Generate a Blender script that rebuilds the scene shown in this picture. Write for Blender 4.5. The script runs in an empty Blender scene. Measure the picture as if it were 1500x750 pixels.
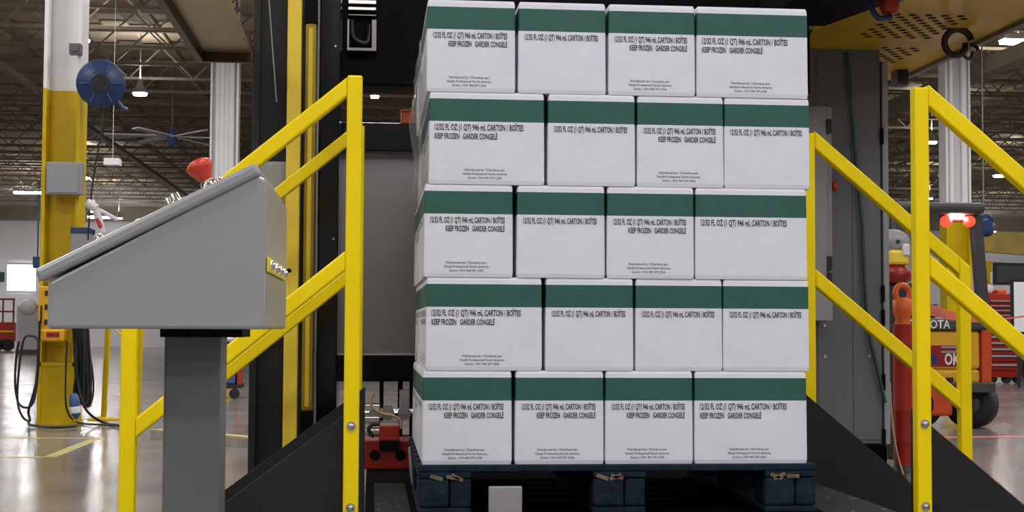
import bpy, bmesh, math, random
from mathutils import Vector, Matrix
random.seed(7)
S = bpy.context.scene
COL = S.collection
PI = math.pi

# ------------------------------------------------------------------ camera
FPX, HOR = 2150.0, 480.0
YAW, PIT, ROLL = math.atan(203 / FPX), math.atan((HOR - 375) / FPX), 0.005
CAM = Vector((0, 0, .85))
FW = Vector((math.sin(YAW) * math.cos(PIT), math.cos(YAW) * math.cos(PIT), math.sin(PIT)))
R0 = Vector((math.cos(YAW), -math.sin(YAW), 0)); U0 = R0.cross(FW)
RT = R0 * math.cos(ROLL) + U0 * math.sin(ROLL)
UP = U0 * math.cos(ROLL) - R0 * math.sin(ROLL)
cd = bpy.data.cameras.new('camera'); cam = bpy.data.objects.new('camera', cd); COL.objects.link(cam)
cam.matrix_world = Matrix(((RT.x, UP.x, -FW.x, CAM.x), (RT.y, UP.y, -FW.y, CAM.y), (RT.z, UP.z, -FW.z, CAM.z), (0, 0, 0, 1)))
cd.sensor_width = 36; cd.lens = FPX * 36 / 1500; cd.clip_start = .05; cd.clip_end = 300
S.camera = cam

# ------------------------------------------------------------------ light and exposure
S.view_settings.view_transform = 'Standard'; S.view_settings.look = 'None'
S.view_settings.gamma = 1; S.view_settings.use_curve_mapping = False
S.view_settings.exposure = 0.0
LAMP_W, ROOF_FILL_W, LENS_E, WIN_E = 84.0, 40.0, 120.0, 7.0
w = bpy.data.worlds.new('world'); S.world = w; w.use_nodes = True
w.node_tree.nodes['Background'].inputs[0].default_value = (.6, .65, .7, 1)
w.node_tree.nodes['Background'].inputs[1].default_value = .15


def at(px, py, Y):
    d = FW + RT * ((px - 750) / FPX) + UP * ((375 - py) / FPX)
    return CAM + d * ((Y - CAM.y) / d.y)


def atz(px, py, z):
    d = FW + RT * ((px - 750) / FPX) + UP * ((375 - py) / FPX)
    return CAM + d * ((z - CAM.z) / d.z)


# ------------------------------------------------------------------ materials
def mat(name, col, rough=.5, metal=0.0, var=.0, scale=8.0, bump=0.0, col2=None, coat=0.0, thr=None, stretch=None):
    m = bpy.data.materials.new(name); m.use_nodes = True
    nt = m.node_tree; b = nt.nodes['Principled BSDF']
    b.inputs['Roughness'].default_value = rough; b.inputs['Metallic'].default_value = metal
    b.inputs['Coat Weight'].default_value = coat
    if var or col2 or bump:
        tc = nt.nodes.new('ShaderNodeTexCoord'); n = nt.nodes.new('ShaderNodeTexNoise')
        n.inputs['Scale'].default_value = scale; n.inputs['Detail'].default_value = 5
        if stretch:
            mp = nt.nodes.new('ShaderNodeMapping'); mp.inputs['Scale'].default_value = stretch
            nt.links.new(tc.outputs['Object'], mp.inputs[0]); nt.links.new(mp.outputs[0], n.inputs['Vector'])
        else:
            nt.links.new(tc.outputs['Object'], n.inputs['Vector'])
        r = nt.nodes.new('ShaderNodeValToRGB')
        c2 = col2 or tuple(c * (1 + var) for c in col); c1 = col if col2 else tuple(c * (1 - var) for c in col)
        lo, hi = thr or (.32, .68)
        r.color_ramp.elements[0].position = lo; r.color_ramp.elements[1].position = hi
        r.color_ramp.elements[0].color = (*c1, 1); r.color_ramp.elements[1].color = (*[min(1, c) for c in c2], 1)
        nt.links.new(n.outputs['Fac'], r.inputs[0]); nt.links.new(r.outputs[0], b.inputs['Base Color'])
        if bump:
            bp = nt.nodes.new('ShaderNodeBump'); bp.inputs['Strength'].default_value = bump; bp.inputs['Distance'].default_value = .01
            nt.links.new(n.outputs['Fac'], bp.inputs['Height']); nt.links.new(bp.outputs[0], b.inputs['Normal'])
    else:
        b.inputs['Base Color'].default_value = (*col, 1)
    return m


def glow(name, col, e):
    m = mat(name, col); b = m.node_tree.nodes['Principled BSDF']
    b.inputs['Emission Color'].default_value = (*col, 1); b.inputs['Emission Strength'].default_value = e
    return m


M = dict(
    yellow=mat('yellow_paint', (.93, .71, .0), .42, 0, .04, 5, .02),
    yellow_pale=mat('pale_yellow_paint', (.85, .64, .06), .45, 0, .06, 4),
    yellow_col=mat('worn_yellow_paint', (.62, .43, .0), .4, 0, .15, 3, .04),
    yellow_dark=mat('amber_housing', (.36, .24, .01), .25, .2),
    amber=mat('amber_plastic', (.75, .40, .01), .4),
    white=mat('carton_white', (.725, .745, .85), .62, 0, .03, 9),
    green=mat('carton_green', (.015, .095, .080), .55, 0, .08, 14),
    ink=mat('black_ink', (.05, .05, .055), .7),
    tape=mat('carton_seam', (.60, .56, .58), .7),
    grey=mat('grey_enamel', (.31, .33, .36), .24, 0, .03, 3),
    grey_dk=mat('dark_grey_enamel', (.10, .105, .115), .35, 0, .08, 2),
    grey_cab=mat('cabinet_grey', (.135, .14, .15), .4, 0, .06, 2),
    grey_lt=mat('light_grey_enamel', (.30, .30, .31), .4),
    charcoal=mat('charcoal_plate', (.019, .020, .022), .42, 0, .15, 3),
    black=mat('black_paint', (.004, .004, .0045), .65, 0, .1, 4),
    black_matte=mat('black_matte', (.004, .004, .0045), .95),
    black_gl=mat('black_gloss', (.005, .005, .006), .12),
    speck=mat('speckled_deck', (.018, .018, .020), .7, 0, 0, 45, .1, (.5, .5, .5), 0, (.68, .72)),
    steel=mat('steel', (.55, .55, .56), .3, 1.0, .1, 5),
    steel_br=mat('brushed_steel', (.24, .225, .23), .3, .8),
    chrome=mat('chrome', (.8, .8, .82), .12, 1),
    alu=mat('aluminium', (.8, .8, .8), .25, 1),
    red=mat('red_paint', (.42, .025, .012), .38, 0, .1, 4),
    red_dk=mat('dark_red_paint', (.26, .012, .008), .35, 0, .1, 4),
    button=mat('red_button', (.55, .04, .015), .35),
    orange=mat('orange_paint', (.72, .13, .012), .45),
    orange_tape=mat('orange_tape', (.80, .12, .03), .5),
    blue=mat('blue_paint', (.02, .045, .14), .3),
    blue_lt=mat('blue_plastic', (.05, .10, .28), .4),
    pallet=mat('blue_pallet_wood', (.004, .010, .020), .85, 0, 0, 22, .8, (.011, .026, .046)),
    wood=mat('raw_chipped_wood', (.16, .11, .07), .85, 0, .4, 30, .6),
    hosem=mat('black_rubber', (.012, .012, .013), .45),
    cable=mat('green_cable', (.02, .06, .05), .5),
    tan=mat('tan_wire', (.45, .33, .2), .5),
    col_white=mat('white_column_paint', (.84, .84, .86), .3, 0, .03, 3),
    teal=mat('teal_stripe', (.015, .07, .085), .5),
    wallw=mat('white_wall', (.76, .75, .78), .6, 0, .04, .6),
    deck=mat('roof_deck', (.46, .37, .25), .8, 0, .2, 1.2),
    joist=mat('joist_paint', (.27, .225, .165), .6, 0, .1, 2),
    joist_dk=mat('pipe_paint', (.22, .19, .15), .6),
    tan_panel=mat('tan_sheet_metal', (.42, .34, .19), .33, .5, .12, 2),  # tan with the yellow it reflects tinted into the colour
    amber_panel=mat('amber_sheet_metal', (.60, .37, .004), .42, 0, .2, 2),
    brownrim=mat('brown_rim', (.05, .035, .02), .35, .4),
    dgrey=mat('forklift_grey', (.05, .052, .06), .5),
    fyel=mat('forklift_yellow', (.72, .40, .02), .4),
    fred=mat('forklift_orange', (.60, .07, .015), .4),
    paper=mat('white_sheet', (.75, .75, .78), .5),
    lens=glow('lamp_lens', (1, .97, .93), LENS_E),
    redlamp=glow('red_lamp', (1, .06, .03), 1.6),
    window=glow('bright_window', (.97, .98, 1), WIN_E),
    tyre=mat('tyre_rubber', (.012, .012, .013), .7),
    kerb=mat('kerb_concrete', (.32, .30, .28), .8, 0, .2, 12),
    redline=mat('red_floor_tape', (.65, .16, .13), .5),
    yelline=mat('faded_floor_tape', (.46, .40, .16), .4, 0, .2, 6),
)


def floor_mat():
    m = bpy.data.materials.new('polished_concrete'); m.use_nodes = True; nt = m.node_tree; b = nt.nodes['Principled BSDF']
    tc = nt.nodes.new('ShaderNodeTexCoord')
    n1 = nt.nodes.new('ShaderNodeTexNoise'); n1.inputs['Scale'].default_value = 1.1; n1.inputs['Detail'].default_value = 4
    mp = nt.nodes.new('ShaderNodeMapping'); mp.inputs['Scale'].default_value = (1, 1, 1)
    r = nt.nodes.new('ShaderNodeValToRGB')
    r.color_ramp.elements[0].position = .3; r.color_ramp.elements[0].color = (.14, .122, .117, 1)
    r.color_ramp.elements[1].position = .72; r.color_ramp.elements[1].color = (.25, .222, .213, 1)
    n2 = nt.nodes.new('ShaderNodeTexNoise'); n2.inputs['Scale'].default_value = 1.7
    r2 = nt.nodes.new('ShaderNodeMapRange'); r2.inputs['To Min'].default_value = .10; r2.inputs['To Max'].default_value = .28
    L = nt.links.new
    L(tc.outputs['Object'], mp.inputs[0]); L(mp.outputs[0], n1.inputs['Vector']); L(n1.outputs['Fac'], r.inputs[0]); L(r.outputs[0], b.inputs['Base Color'])
    L(tc.outputs['Object'], n2.inputs['Vector']); L(n2.outputs['Fac'], r2.inputs['Value']); L(r2.outputs[0], b.inputs['Roughness'])
    b.inputs['Specular IOR Level'].default_value = .5
    return m


M['floor'] = floor_mat()
for n_, v_ in (('black', .12), ('black_matte', .04), ('black_gl', .35), ('charcoal', .25), ('speck', .12), ('pallet', .2), ('brownrim', .3), ('yellow', .25), ('yellow_col', .3), ('yellow_pale', .3)):
    M[n_].node_tree.nodes['Principled BSDF'].inputs['Specular IOR Level'].default_value = v_


def film_mat():
    m = bpy.data.materials.new('stretch_film'); m.use_nodes = True; nt = m.node_tree; b = nt.nodes['Principled BSDF']
    out = nt.nodes['Material Output']; t = nt.nodes.new('ShaderNodeBsdfTransparent'); mx = nt.nodes.new('ShaderNodeMixShader')
    b.inputs['Base Color'].default_value = (.8, .8, .82, 1); b.inputs['Roughness'].default_value = .08
    mx.inputs[0].default_value = .3
    nt.links.new(t.outputs[0], mx.inputs[1]); nt.links.new(b.outputs[0], mx.inputs[2]); nt.links.new(mx.outputs[0], out.inputs[0])
    return m


M['film'] = film_mat()

# ------------------------------------------------------------------ mesh helpers
ORG = {}


class MB:
    def __init__(s):
        s.v = []; s.f = []; s.mi = []; s.sm = []; s.x = None

    def add(s, vs, fs, mi=0, sm=False):
        o = len(s.v)
        s.v += [(s.x @ Vector(v)) if s.x else Vector(v) for v in vs]
        for f in fs:
            s.f.append([i + o for i in f]); s.mi.append(mi); s.sm.append(sm)
        return s

    def box(s, x0, x1, y0, y1, z0, z1, mi=0):
        vs = [(x0, y0, z0), (x1, y0, z0), (x1, y1, z0), (x0, y1, z0), (x0, y0, z1), (x1, y0, z1), (x1, y1, z1), (x0, y1, z1)]
        return s.add(vs, [(0, 3, 2, 1), (4, 5, 6, 7), (0, 1, 5, 4), (1, 2, 6, 5), (2, 3, 7, 6), (3, 0, 4, 7)], mi)

    def prism(s, pts, d, mi=0):          # planar loop of 3D points, extruded by vector d
        n = len(pts); P = [Vector(p) for p in pts]; d = Vector(d)
        nv = sum(((P[i] - P[0]).cross(P[(i + 1) % n] - P[0]) for i in range(n)), Vector())
        if nv.dot(d) > 0: P.reverse()
        vs = P + [p + d for p in P]
        fs = [tuple(range(n)), tuple(reversed(range(n, 2 * n)))] + [(i, i + n, (i + 1) % n + n, (i + 1) % n) for i in range(n)]
        return s.add(vs, fs, mi)

    def cyl(s, p0, p1, r0, r1=None, n=16, mi=0, sm=True, cap=True):
        r1 = r0 if r1 is None else r1
        p0 = Vector(p0); p1 = Vector(p1); d = (p1 - p0).normalized()
        a = d.orthogonal().normalized(); b = d.cross(a)
        cs = [(math.cos(2 * PI * i / n), math.sin(2 * PI * i / n)) for i in range(n)]
        vs = [p0 + (a * c + b * q) * r0 for c, q in cs] + [p1 + (a * c + b * q) * r1 for c, q in cs]
        s.add(vs, [(i, (i + 1) % n, (i + 1) % n + n, i + n) for i in range(n)], mi, sm)
        if cap: s.add(vs, [tuple(reversed(range(n))), tuple(range(n, 2 * n))], mi)
        return s

    def lathe(s, p, axis, prof, n=20, mi=0):      # prof: (distance along axis, radius)
        p = Vector(p); d = Vector(axis).normalized(); a = d.orthogonal().normalized(); b = d.cross(a)
        vs = []
        for h, r in prof:
            vs += [p + d * h + (a * math.cos(2 * PI * i / n) + b * math.sin(2 * PI * i / n)) * r for i in range(n)]
        fs = []
        for k in range(len(prof) - 1):
            fs += [(k * n + i, k * n + (i + 1) % n, (k + 1) * n + (i + 1) % n, (k + 1) * n + i) for i in range(n)]
        s.add(vs, fs, mi, True)
        m = (len(prof) - 1) * n
        return s.add(vs, [tuple(reversed(range(n))), tuple(range(m, m + n))], mi)

    def tube(s, pts, r, n=8, mi=0):
        P = smooth(pts); k = len(P); vs = []; fs = []
        a = None
        for i in range(k):
            t = (P[min(i + 1, k - 1)] - P[max(i - 1, 0)]).normalized()
            a = (a - t * a.dot(t)).normalized() if a else t.orthogonal().normalized()
            b = t.cross(a)
            vs += [P[i] + (a * math.cos(2 * PI * j / n) + b * math.sin(2 * PI * j / n)) * r for j in range(n)]
        for i in range(k - 1):
            fs += [(i * n + j, i * n + (j + 1) % n, (i + 1) * n + (j + 1) % n, (i + 1) * n + j) for j in range(n)]
        s.add(vs, fs, mi, True)
        m = (k - 1) * n
        return s.add(vs, [tuple(reversed(range(n))), tuple(range(m, m + n))], mi)

    def mesh(s, name, mats, org=(0, 0, 0)):
        me = bpy.data.meshes.new(name); o = Vector(org)
        me.from_pydata([v - o for v in s.v], [], s.f)
        for m in (mats if isinstance(mats, (list, tuple)) else [mats]):
            me.materials.append(M[m] if isinstance(m, str) else m)
        me.polygons.foreach_set('material_index', s.mi); me.polygons.foreach_set('use_smooth', s.sm)
        me.update(); return me

    def build(s, name, mats, parent=None, bevel=0, **tags):
        if parent is not None: o = ORG[parent.name]
        else:
            xs = [v.x for v in s.v]; ys = [v.y for v in s.v]; zs = [v.z for v in s.v]
            o = Vector(((min(xs) + max(xs)) / 2, (min(ys) + max(ys)) / 2, min(zs)))
        ob = bpy.data.objects.new(name, s.mesh(name, mats, o)); COL.objects.link(ob)
        if parent is not None: ob.parent = parent
        else: ob.location = o
        ORG[ob.name] = o
        if bevel:
            b = ob.modifiers.new('bevel', 'BEVEL'); b.width = bevel; b.segments = 2; b.limit_method = 'ANGLE'
        for k, v in tags.items(): ob[k] = v
        return ob


def smooth(pts, sub=6):
    P = [Vector(p) for p in pts]
    if len(P) < 3: return P
    out = []
    for i in range(len(P) - 1):
        p0, p1, p2, p3 = P[max(i - 1, 0)], P[i], P[i + 1], P[min(i + 2, len(P) - 1)]
        for k in range(sub):
            t = k / sub
            out.append(.5 * ((2 * p1) + (p2 - p0) * t + (2 * p0 - 5 * p1 + 4 * p2 - p3) * t * t + (3 * p1 - p0 - 3 * p2 + p3) * t ** 3))
    return out + [P[-1]]


def thing(name, label, cat, loc, group=None, rz=0):
    o = bpy.data.objects.new(name, None); COL.objects.link(o); o.location = loc; o.rotation_euler = (0, 0, rz)
    o.empty_display_size = .1; ORG[o.name] = Vector(loc)
    o['label'] = label; o['category'] = cat
    if group: o['group'] = group
    return o


def one(mb, name, mats, label, cat, bevel=0, group=None):
    o = mb.build(name, mats, None, bevel, label=label, category=cat)
    if group: o['group'] = group
    return o


def struct(mb, name, mats, parent=None, bevel=0):
    return mb.build(name, mats, parent, bevel, kind='structure') if parent is None else mb.build(name, mats, parent, bevel)


TXT = {}


def text_mesh(key, lines, m):
    """flat printed lettering: lines = (text, x, y, width, height, align); local x right, z up, facing -y"""
    if key in TXT: return TXT[key]
    bm = bmesh.new()
    for (t, x, z, wd, ht, bold) in lines:
        cu = bpy.data.curves.new('t', 'FONT'); cu.body = t; cu.size = 1; cu.resolution_u = 2; cu.offset = bold
        ob = bpy.data.objects.new('t', cu); COL.objects.link(ob)
        dg = bpy.context.evaluated_depsgraph_get(); me = bpy.data.meshes.new_from_object(ob.evaluated_get(dg))
        bpy.data.objects.remove(ob); bpy.data.curves.remove(cu)
        xs = [v.co.x for v in me.vertices]; ys = [v.co.y for v in me.vertices]
        sx = wd / (max(xs) - min(xs)); sz = ht / .73
        for v in me.vertices: v.co = Vector(((v.co.x - min(xs)) * sx + x, 0, v.co.y * sz + z))
        bm.from_mesh(me); bpy.data.meshes.remove(me)
    me = bpy.data.meshes.new(key); bm.to_mesh(me); bm.free(); me.materials.append(M[m]); TXT[key] = me
    return me


def put(name, me, parent, loc, rz=0, rot=None, **tags):
    o = bpy.data.objects.new(name, me); COL.objects.link(o); o.parent = parent; o.location = loc; o.rotation_euler = rot or (0, 0, rz)
    for k, v in tags.items(): o[k] = v
    return o


# ------------------------------------------------------------------ hall
X0, X1, Y0, Y1, ZC = -30., 34., -16., 59.5, 6.35
floor = struct(MB().box(X0, X1, Y0, Y1, -.2, 0), 'floor', 'floor')
ceil_ = MB()
nx = 128
for i in range(nx):        # fluted steel deck
    xa = X0 + (X1 - X0) * i / nx; xb = X0 + (X1 - X0) * (i + 1) / nx
    z = ZC if i % 2 else ZC + .06
    ceil_.box(xa, xb, Y0, Y1, z, ZC + .2)
ceiling = struct(ceil_, 'ceiling', 'deck')
back = MB().box(X0, X1, Y1, Y1 + .3, 0, ZC + .2)
wall_back = struct(back, 'wall_back', 'wallw')
struct(MB().box(X0 - .3, X0, Y0, Y1 + .3, 0, ZC + .2), 'wall_left', 'wallw')
struct(MB().box(X1, X1 + .3, Y0, Y1 + .3, 0, ZC + .2), 'wall_right', 'wallw')
struct(MB().box(X0, X1, Y0 - .3, Y0, 0, ZC + .2), 'wall_front', 'wallw')
a, b = at(-60, 398, Y1), at(120, 414, Y1)
struct(MB().box(X0, a.x + 14, Y1 - .03, Y1 - .005, b.z, a.z), 'trim_1', 'teal')
struct(MB().box(X0, X1, Y1 - .4, Y1 - .01, 5.0, 5.55), 'trim_2', 'joist')


def joist(y, n):
    m = MB(); zb, zt = 5.62, 6.28; xa, xb = -24., 28.
    for z in (zb, zt - .05): m.box(xa, xb, y - .045, y + .045, z, z + .05)
    x = xa; p = .62; k = 0
    while x < xb - p:
        za, zc = (zb + .03, zt - .03) if k % 2 else (zt - .03, zb + .03)
        m.prism([(x, y - .015, za), (x + .035, y - .015, za), (x + p + .035, y - .015, zc), (x + p, y - .015, zc)], (0, .03, 0))
        x += p; k += 1
    return m.mesh('joist', 'joist', (0, y, 0))


jm = joist(0, 0)
y = 17.5; random.seed(3)
while y < Y1 - 1:
    o = bpy.data.objects.new('joist', jm); COL.objects.link(o); o.parent = ceiling
    o.location = Vector((0, y, 0)) - ORG[ceiling.name]
    y += 1.62
# long beams and pipes running away under the roof
for (xx, zz, hw, hh, mm, nm) in ((10.3, 5.15, .13, .26, 'joist', 'roof_beam'), (7.0, 5.35, .05, .1, 'joist', 'roof_pipe'),
                                 (-1.6, 5.4, .05, .1, 'joist_dk', 'roof_pipe'), (-6.6, 5.4, .05, .1, 'joist_dk', 'roof_pipe'), (2.2, 5.4, .05, .1, 'joist', 'roof_pipe')):
    MB().box(xx - hw, xx + hw, 10, Y1 - .5, zz, zz + hh).build(nm, mm, ceiling)

# bright dock window at the far left
a, b = at(12, 388, Y1), at(53, 426, Y1)
wf = MB()
for q in ((a.x - .1, b.x + .1, a.z, a.z + .1), (a.x - .1, b.x + .1, b.z - .1, b.z), (a.x - .1, a.x, b.z, a.z), (b.x, b.x + .1, b.z, a.z)):
    wf.box(q[0], q[1], Y1 - .12, Y1 - .04, q[2], q[3])
wo = struct(wf, 'window_1', 'paper')
MB().box(a.x, b.x, Y1 - .08, Y1 - .06, b.z, a.z).build('pane', 'window', wo)
p1, p2 = at(48, 376, 55), at(59, 393, 55)
one(MB().box(p1.x, p2.x, 55, 55.3, p2.z, p1.z).cyl(((p1.x + p2.x) / 2, 55.15, p1.z), ((p1.x + p2.x) / 2, 55.15, ZC - .001), .03), 'hanging_sign', 'blue', 'dark blue box sign hanging before the far wall by the bright window', 'sign')


# ------------------------------------------------------------------ lamps
def work_lamp(x, y, label, k=1.0):            # long high-bay fixture
    t = thing('high_bay_lamp', label, 'lamp', (x, y, 5.30), 'high bay lamps over the near hall')
    MB().box(x - .75, x + .75, y - .35, y + .35, 5.34, 5.40).box(x - .5, x + .5, y - .06, y + .06, 5.40, 5.50).build('housing', 'grey_lt', t)
    MB().cyl((x - .6, y, 5.40), (x - .6, y, ZC), .01).cyl((x + .6, y, 5.40), (x + .6, y, ZC), .01).build('hanger', 'steel', t)
    l = bpy.data.lights.new('lamp_light', 'AREA'); l.shape = 'RECTANGLE'; l.size = 1.4; l.size_y = .6; l.energy = LAMP_W * k; l.color = (1, 1, 1.0)
    o = bpy.data.objects.new('lamp_light', l); COL.objects.link(o); o.parent = t; o.location = (0, 0, .035)
    l = bpy.data.lights.new('roof_fill_light', 'AREA'); l.shape = 'RECTANGLE'; l.size = .9; l.size_y = .10; l.energy = ROOF_FILL_W; l.color = (1, 1, 1.0)  # upward light added in the housing to brighten the roof
    o = bpy.data.objects.new('roof_fill_light', l); COL.objects.link(o); o.parent = t; o.location = (0, 0, .21); o.rotation_euler = (PI, 0, 0)


ORD = ('first', 'second', 'third', 'fourth', 'fifth', 'sixth', 'seventh', 'eighth')
for j, yy in enumerate((-11, -6.5, -2.2, 2.0, 7.0, 12.0, 15.8, 19.1)):  # last two rows added out of view to light the far hall
    for i, xx in enumerate((-9.5, -4.5, .5, 5.5, 10.5) if j < 6 else (-12, -7, -2, 3, 8, 13, 18)):
        work_lamp(xx, yy, f'unseen high bay lamp above the picture, {ORD[i]} from left in the {ORD[j]} row from the front')


for j, yy in enumerate((26., 33., 40., 47., 54.)):  # unseen side rows added to brighten the far floor and roof
    for i, xx in enumerate((-24., -18., 27., 31.)):
        if (xx > 0 and xx < .44 * yy + 4.5) or (xx < 0 and -xx < .26 * yy + 2): continue
        work_lamp(xx, yy, f"added far lamp {'left' if xx < 0 else 'right'} of the picture, {ORD[i % 2]} column, {ORD[j]} row", 1.8)


def roof_fill(t, r, dz, e=.4):  # adds an extra upward light over a lamp, brightening the roof
    l = bpy.data.lights.new('roof_fill_light', 'AREA'); l.shape = 'DISK'; l.size = r; l.energy = ROOF_FILL_W * e
    o = bpy.data.objects.new('roof_fill_light', l); COL.objects.link(o); o.parent = t; o.location = (0, 0, dz); o.rotation_euler = (PI, 0, 0)


def midjoist(px, py, z):
    p = atz(px, py, z) if py < 440 else at(px, py, 50)
    yy = min(p.y, 56.5); k = math.floor((yy - 17.5) / 1.62); yy = 17.5 + (k + .5) * 1.62
    return at(px, py, yy)


def deck_z(x):
    return ZC - .001 if int((x - X0) / (X1 - X0) * nx) % 2 else ZC + .059


def bay_disc(px, py, wpx, label):
    p = midjoist(px, py, 5.3); d = (p - CAM).dot(FW); r = wpx * .5 * d / FPX
    t = thing('disc_lamp', label, 'lamp', p, 'disc lamps under the roof')
    MB().lathe(p + Vector((0, 0, .02)), (0, 0, 1), [(0, r * 1.08), (.06, r * 1.05), (.12, r * .6), (.25, r * .3)]).cyl(p + Vector((0, 0, .25)), (p.x, p.y, deck_z(p.x)), .012, n=6).build('housing', 'grey_lt', t)
    MB().cyl(p - Vector((0, 0, .02)), p + Vector((0, 0, .02)), r * .9, r, 20).build('lens', 'lens', t)
    roof_fill(t, .3, .3)


for q in ((205, 138, 21, 'round white disc lamp to the right of the blue hose reel'),
          (125, 261, 13, 'round white disc lamp just right of the grey box on the yellow column'),
          (137, 310, 12, 'small disc lamp in the far left, above and left of the sloped console'),
          (174, 320, 10, 'smallest disc lamp at the right end of the far left strip lamp'),
          (549, 142, 12, 'round white lamp seen in the gap of the machine beside the yellow post'),
          (1365, 209, 15, 'disc lamp just right of the right front yellow post, upper one'),
          (1362, 291, 9, 'small disc lamp right of the right front post, above the forklift roof'),
          (1464, 258, 18, 'disc lamp under the right sloping rail by the white column'),
          (1453, 340, 11, 'small disc lamp behind the forklift pillar by the dark blue reel'),
          (127, 60, 9, 'disc lamp at the right edge of the white upper column')):
    bay_disc(*q)


def strip(px0, px1, py, z, label, name='strip_lamp', yfix=None):
    p = at(px0, py, yfix) if yfix else midjoist(px0, py, z); q = at(px1, py, p.y); y = p.y; z = p.z
    t = thing(name, label, 'lamp', (p + q) / 2, 'strip lamps under the far roof')
    MB().box(p.x, q.x, y - .12, y + .12, z + .03, z + .12).build('housing', 'grey_lt', t)
    MB().cyl((p.x + .3, y, z + .12), (p.x + .3, y, ZC), .012, n=6).cyl((q.x - .3, y, z + .12), (q.x - .3, y, ZC), .012, n=6).build('hanger', 'steel', t)
    MB().box(p.x + .02, q.x - .02, y - .09, y + .09, z - .03, z + .03).build('lens', 'lens', t)
    roof_fill(t, .3, .15)


strip(128, 162, 318, 5.4, 'long white strip lamp in the far left above the console', yfix=50.71)
strip(20, 60, 282, 5.4, 'faint strip lamp at the far left edge beside the yellow column')
strip(1466, 1500, 61, 5.45, 'glowing strip in place of a bright fan blade, upper right edge')  # made to glow as a stand-in for a bright fan blade


def fan(px, py, R, label, z=4.75, a0=.1):
    p = atz(px, py, z); t = thing('ceiling_fan', label, 'fan', p)
    MB().cyl(p + Vector((0, 0, .1)), (p.x, p.y, ZC - .01), .02).build('downrod', 'joist_dk', t)
    MB().lathe(p - Vector((0, 0, .2)), (0, 0, 1), [(0, .04), (.06, .09), (.22, .11), (.36, .06)]).build('motor', 'blue_lt', t)
    for k in range(6):
        a = a0 + k * PI / 3; m = MB(); m.x = Matrix.Translation(p) @ Matrix.Rotation(a, 4, 'Z') @ Matrix.Rotation(.2, 4, 'X')
        m.box(.08, R, -.07, .07, -.012, .012); m.build('blade', 'paper', t)


fan(252, 200, 1.35, 'large ceiling fan with long white blades and blue hub, left of the white pipe column')

# ------------------------------------------------------------------ building columns


def column(px0, px1, Y, zsplit, label, depth=.30, pipes=0, ztop=ZC):
    xa, xb = at(px0, 480, Y).x, at(px1, 480, Y).x; tf = .034; xm = (xa + xb) / 2
    t = thing('steel_column', label, 'column', (xm, Y + depth / 2, 0))
    for nm, za, zb, m in (('lower_shaft', .02, zsplit, 'yellow_col'), ('upper_shaft', zsplit, ztop, 'col_white')):
        k = MB().box(xa, xa + tf, Y, Y + depth, za, zb).box(xb - tf, xb, Y, Y + depth, za, zb).box(xa + tf, xb - tf, Y + depth * .46, Y + depth * .54, za, zb)
        s = k.build(nm, m, t, .004)
    MB().box(xa - .01, xb + .01, Y - .01, Y + depth + .01, 0, .02).build('base_plate', 'yellow_col', t)
    for k in range(pipes):
        x = xa + (xb - xa) * (.25 + .5 * k / max(1, pipes - 1))
        MB().cyl((x, Y + .02, zsplit + .2), (x, Y + .02, ztop), .035 + .015 * (k % 2)).build('pipe', 'col_white', t)
    return t, xa, xb


c1, cxa, cxb = column(56, 112, 12.95, 2.9, 'steel column at left, yellow below and white above, holding the blue reel')
CY = 12.95
MB().box(cxa + .034, cxb - .034, CY + .01, CY + .02, .02, .5).box(cxa, cxb, CY + .0, CY + .14, .5, .53).build('stiffener', 'yellow_col', c1)
column(303, 345, 23., 2.5, 'far white column with pipes, behind the red button of the console', .3, 4)
column(1388, 1425, 22.5, 2.62, 'far column at right, white with yellow base, behind the forklift', .3, 2)

# things on the left column
p, q = at(68, 237, CY - .12), at(119, 285, CY - .12)
t = thing('electrical_box', 'flat grey electrical box fixed to the front of the yellow column', 'box', ((p.x + q.x) / 2, CY - .06, q.z))
MB().box(p.x, q.x, CY - .12, CY + .0, q.z, p.z).build('enclosure', 'grey_lt', t, .006)
MB().box(p.x + .015, q.x - .03, CY - .128, CY - .12, q.z + .015, p.z - .015).build('cover', 'grey', t, .003)
p, q = at(101, 63, CY - .08), at(118, 79, CY - .08)
one(MB().box(p.x, q.x, CY - .08, CY + .01, q.z, p.z).box(p.x + .02, q.x - .02, CY - .09, CY - .08, q.z + .02, p.z - .02), 'junction_box', 'grey_dk', 'small dark square junction box on the white upper column', 'box', .004)
# hose reel
c = at(148, 123, CY - .1); R = .205
t = thing('hose_reel', 'round dark blue hose reel mounted high on the left column', 'reel', (c.x, CY, c.z - R))
rx = Vector((.12, -1, -.08)).normalized()
for s in (-1, 1):
    MB().lathe(c + rx * (.05 * s), rx * s, [(0, R * .97), (.012, R), (.02, R * .96), (.012, R * .55), (.03, R * .42)], 28).build('flange', 'blue', t)
MB().cyl(c - rx * .05, c + rx * .05, R * .78, n=28).build('wound_hose', 'hosem', t)
MB().cyl(c + rx * .04, c + rx * .10, R * .4, R * .36, 20).build('hub', 'hosem', t)
for k in range(6):
    a = k * PI / 3 + .3; u = rx.orthogonal().normalized(); v = rx.cross(u); d = u * math.cos(a) + v * math.sin(a)
    MB().cyl(c + rx * .072 + d * R * .5, c + rx * .072 + d * R * .86, .006, n=6).build('rib', 'blue_lt', t)
MB().box(cxb - .02, c.x + .03, CY + .02, CY + .06, c.z - .05, c.z + .05).build('bracket', 'hosem', t)
MB().tube([c + Vector((.14, 0, -.14)), c + Vector((.19, 0, -.2)), c + Vector((.23, 0, -.22))], .014).build('outlet', 'blue_lt', t)
pts = [at(x, y, CY - .1) for x, y in ((150, 152), (149, 190), (141, 235), (133, 290), (129, 352))]
MB().tube(pts, .008, 6).build('cord', 'hosem', t)
p = at(165, 237, 19.93)
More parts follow.
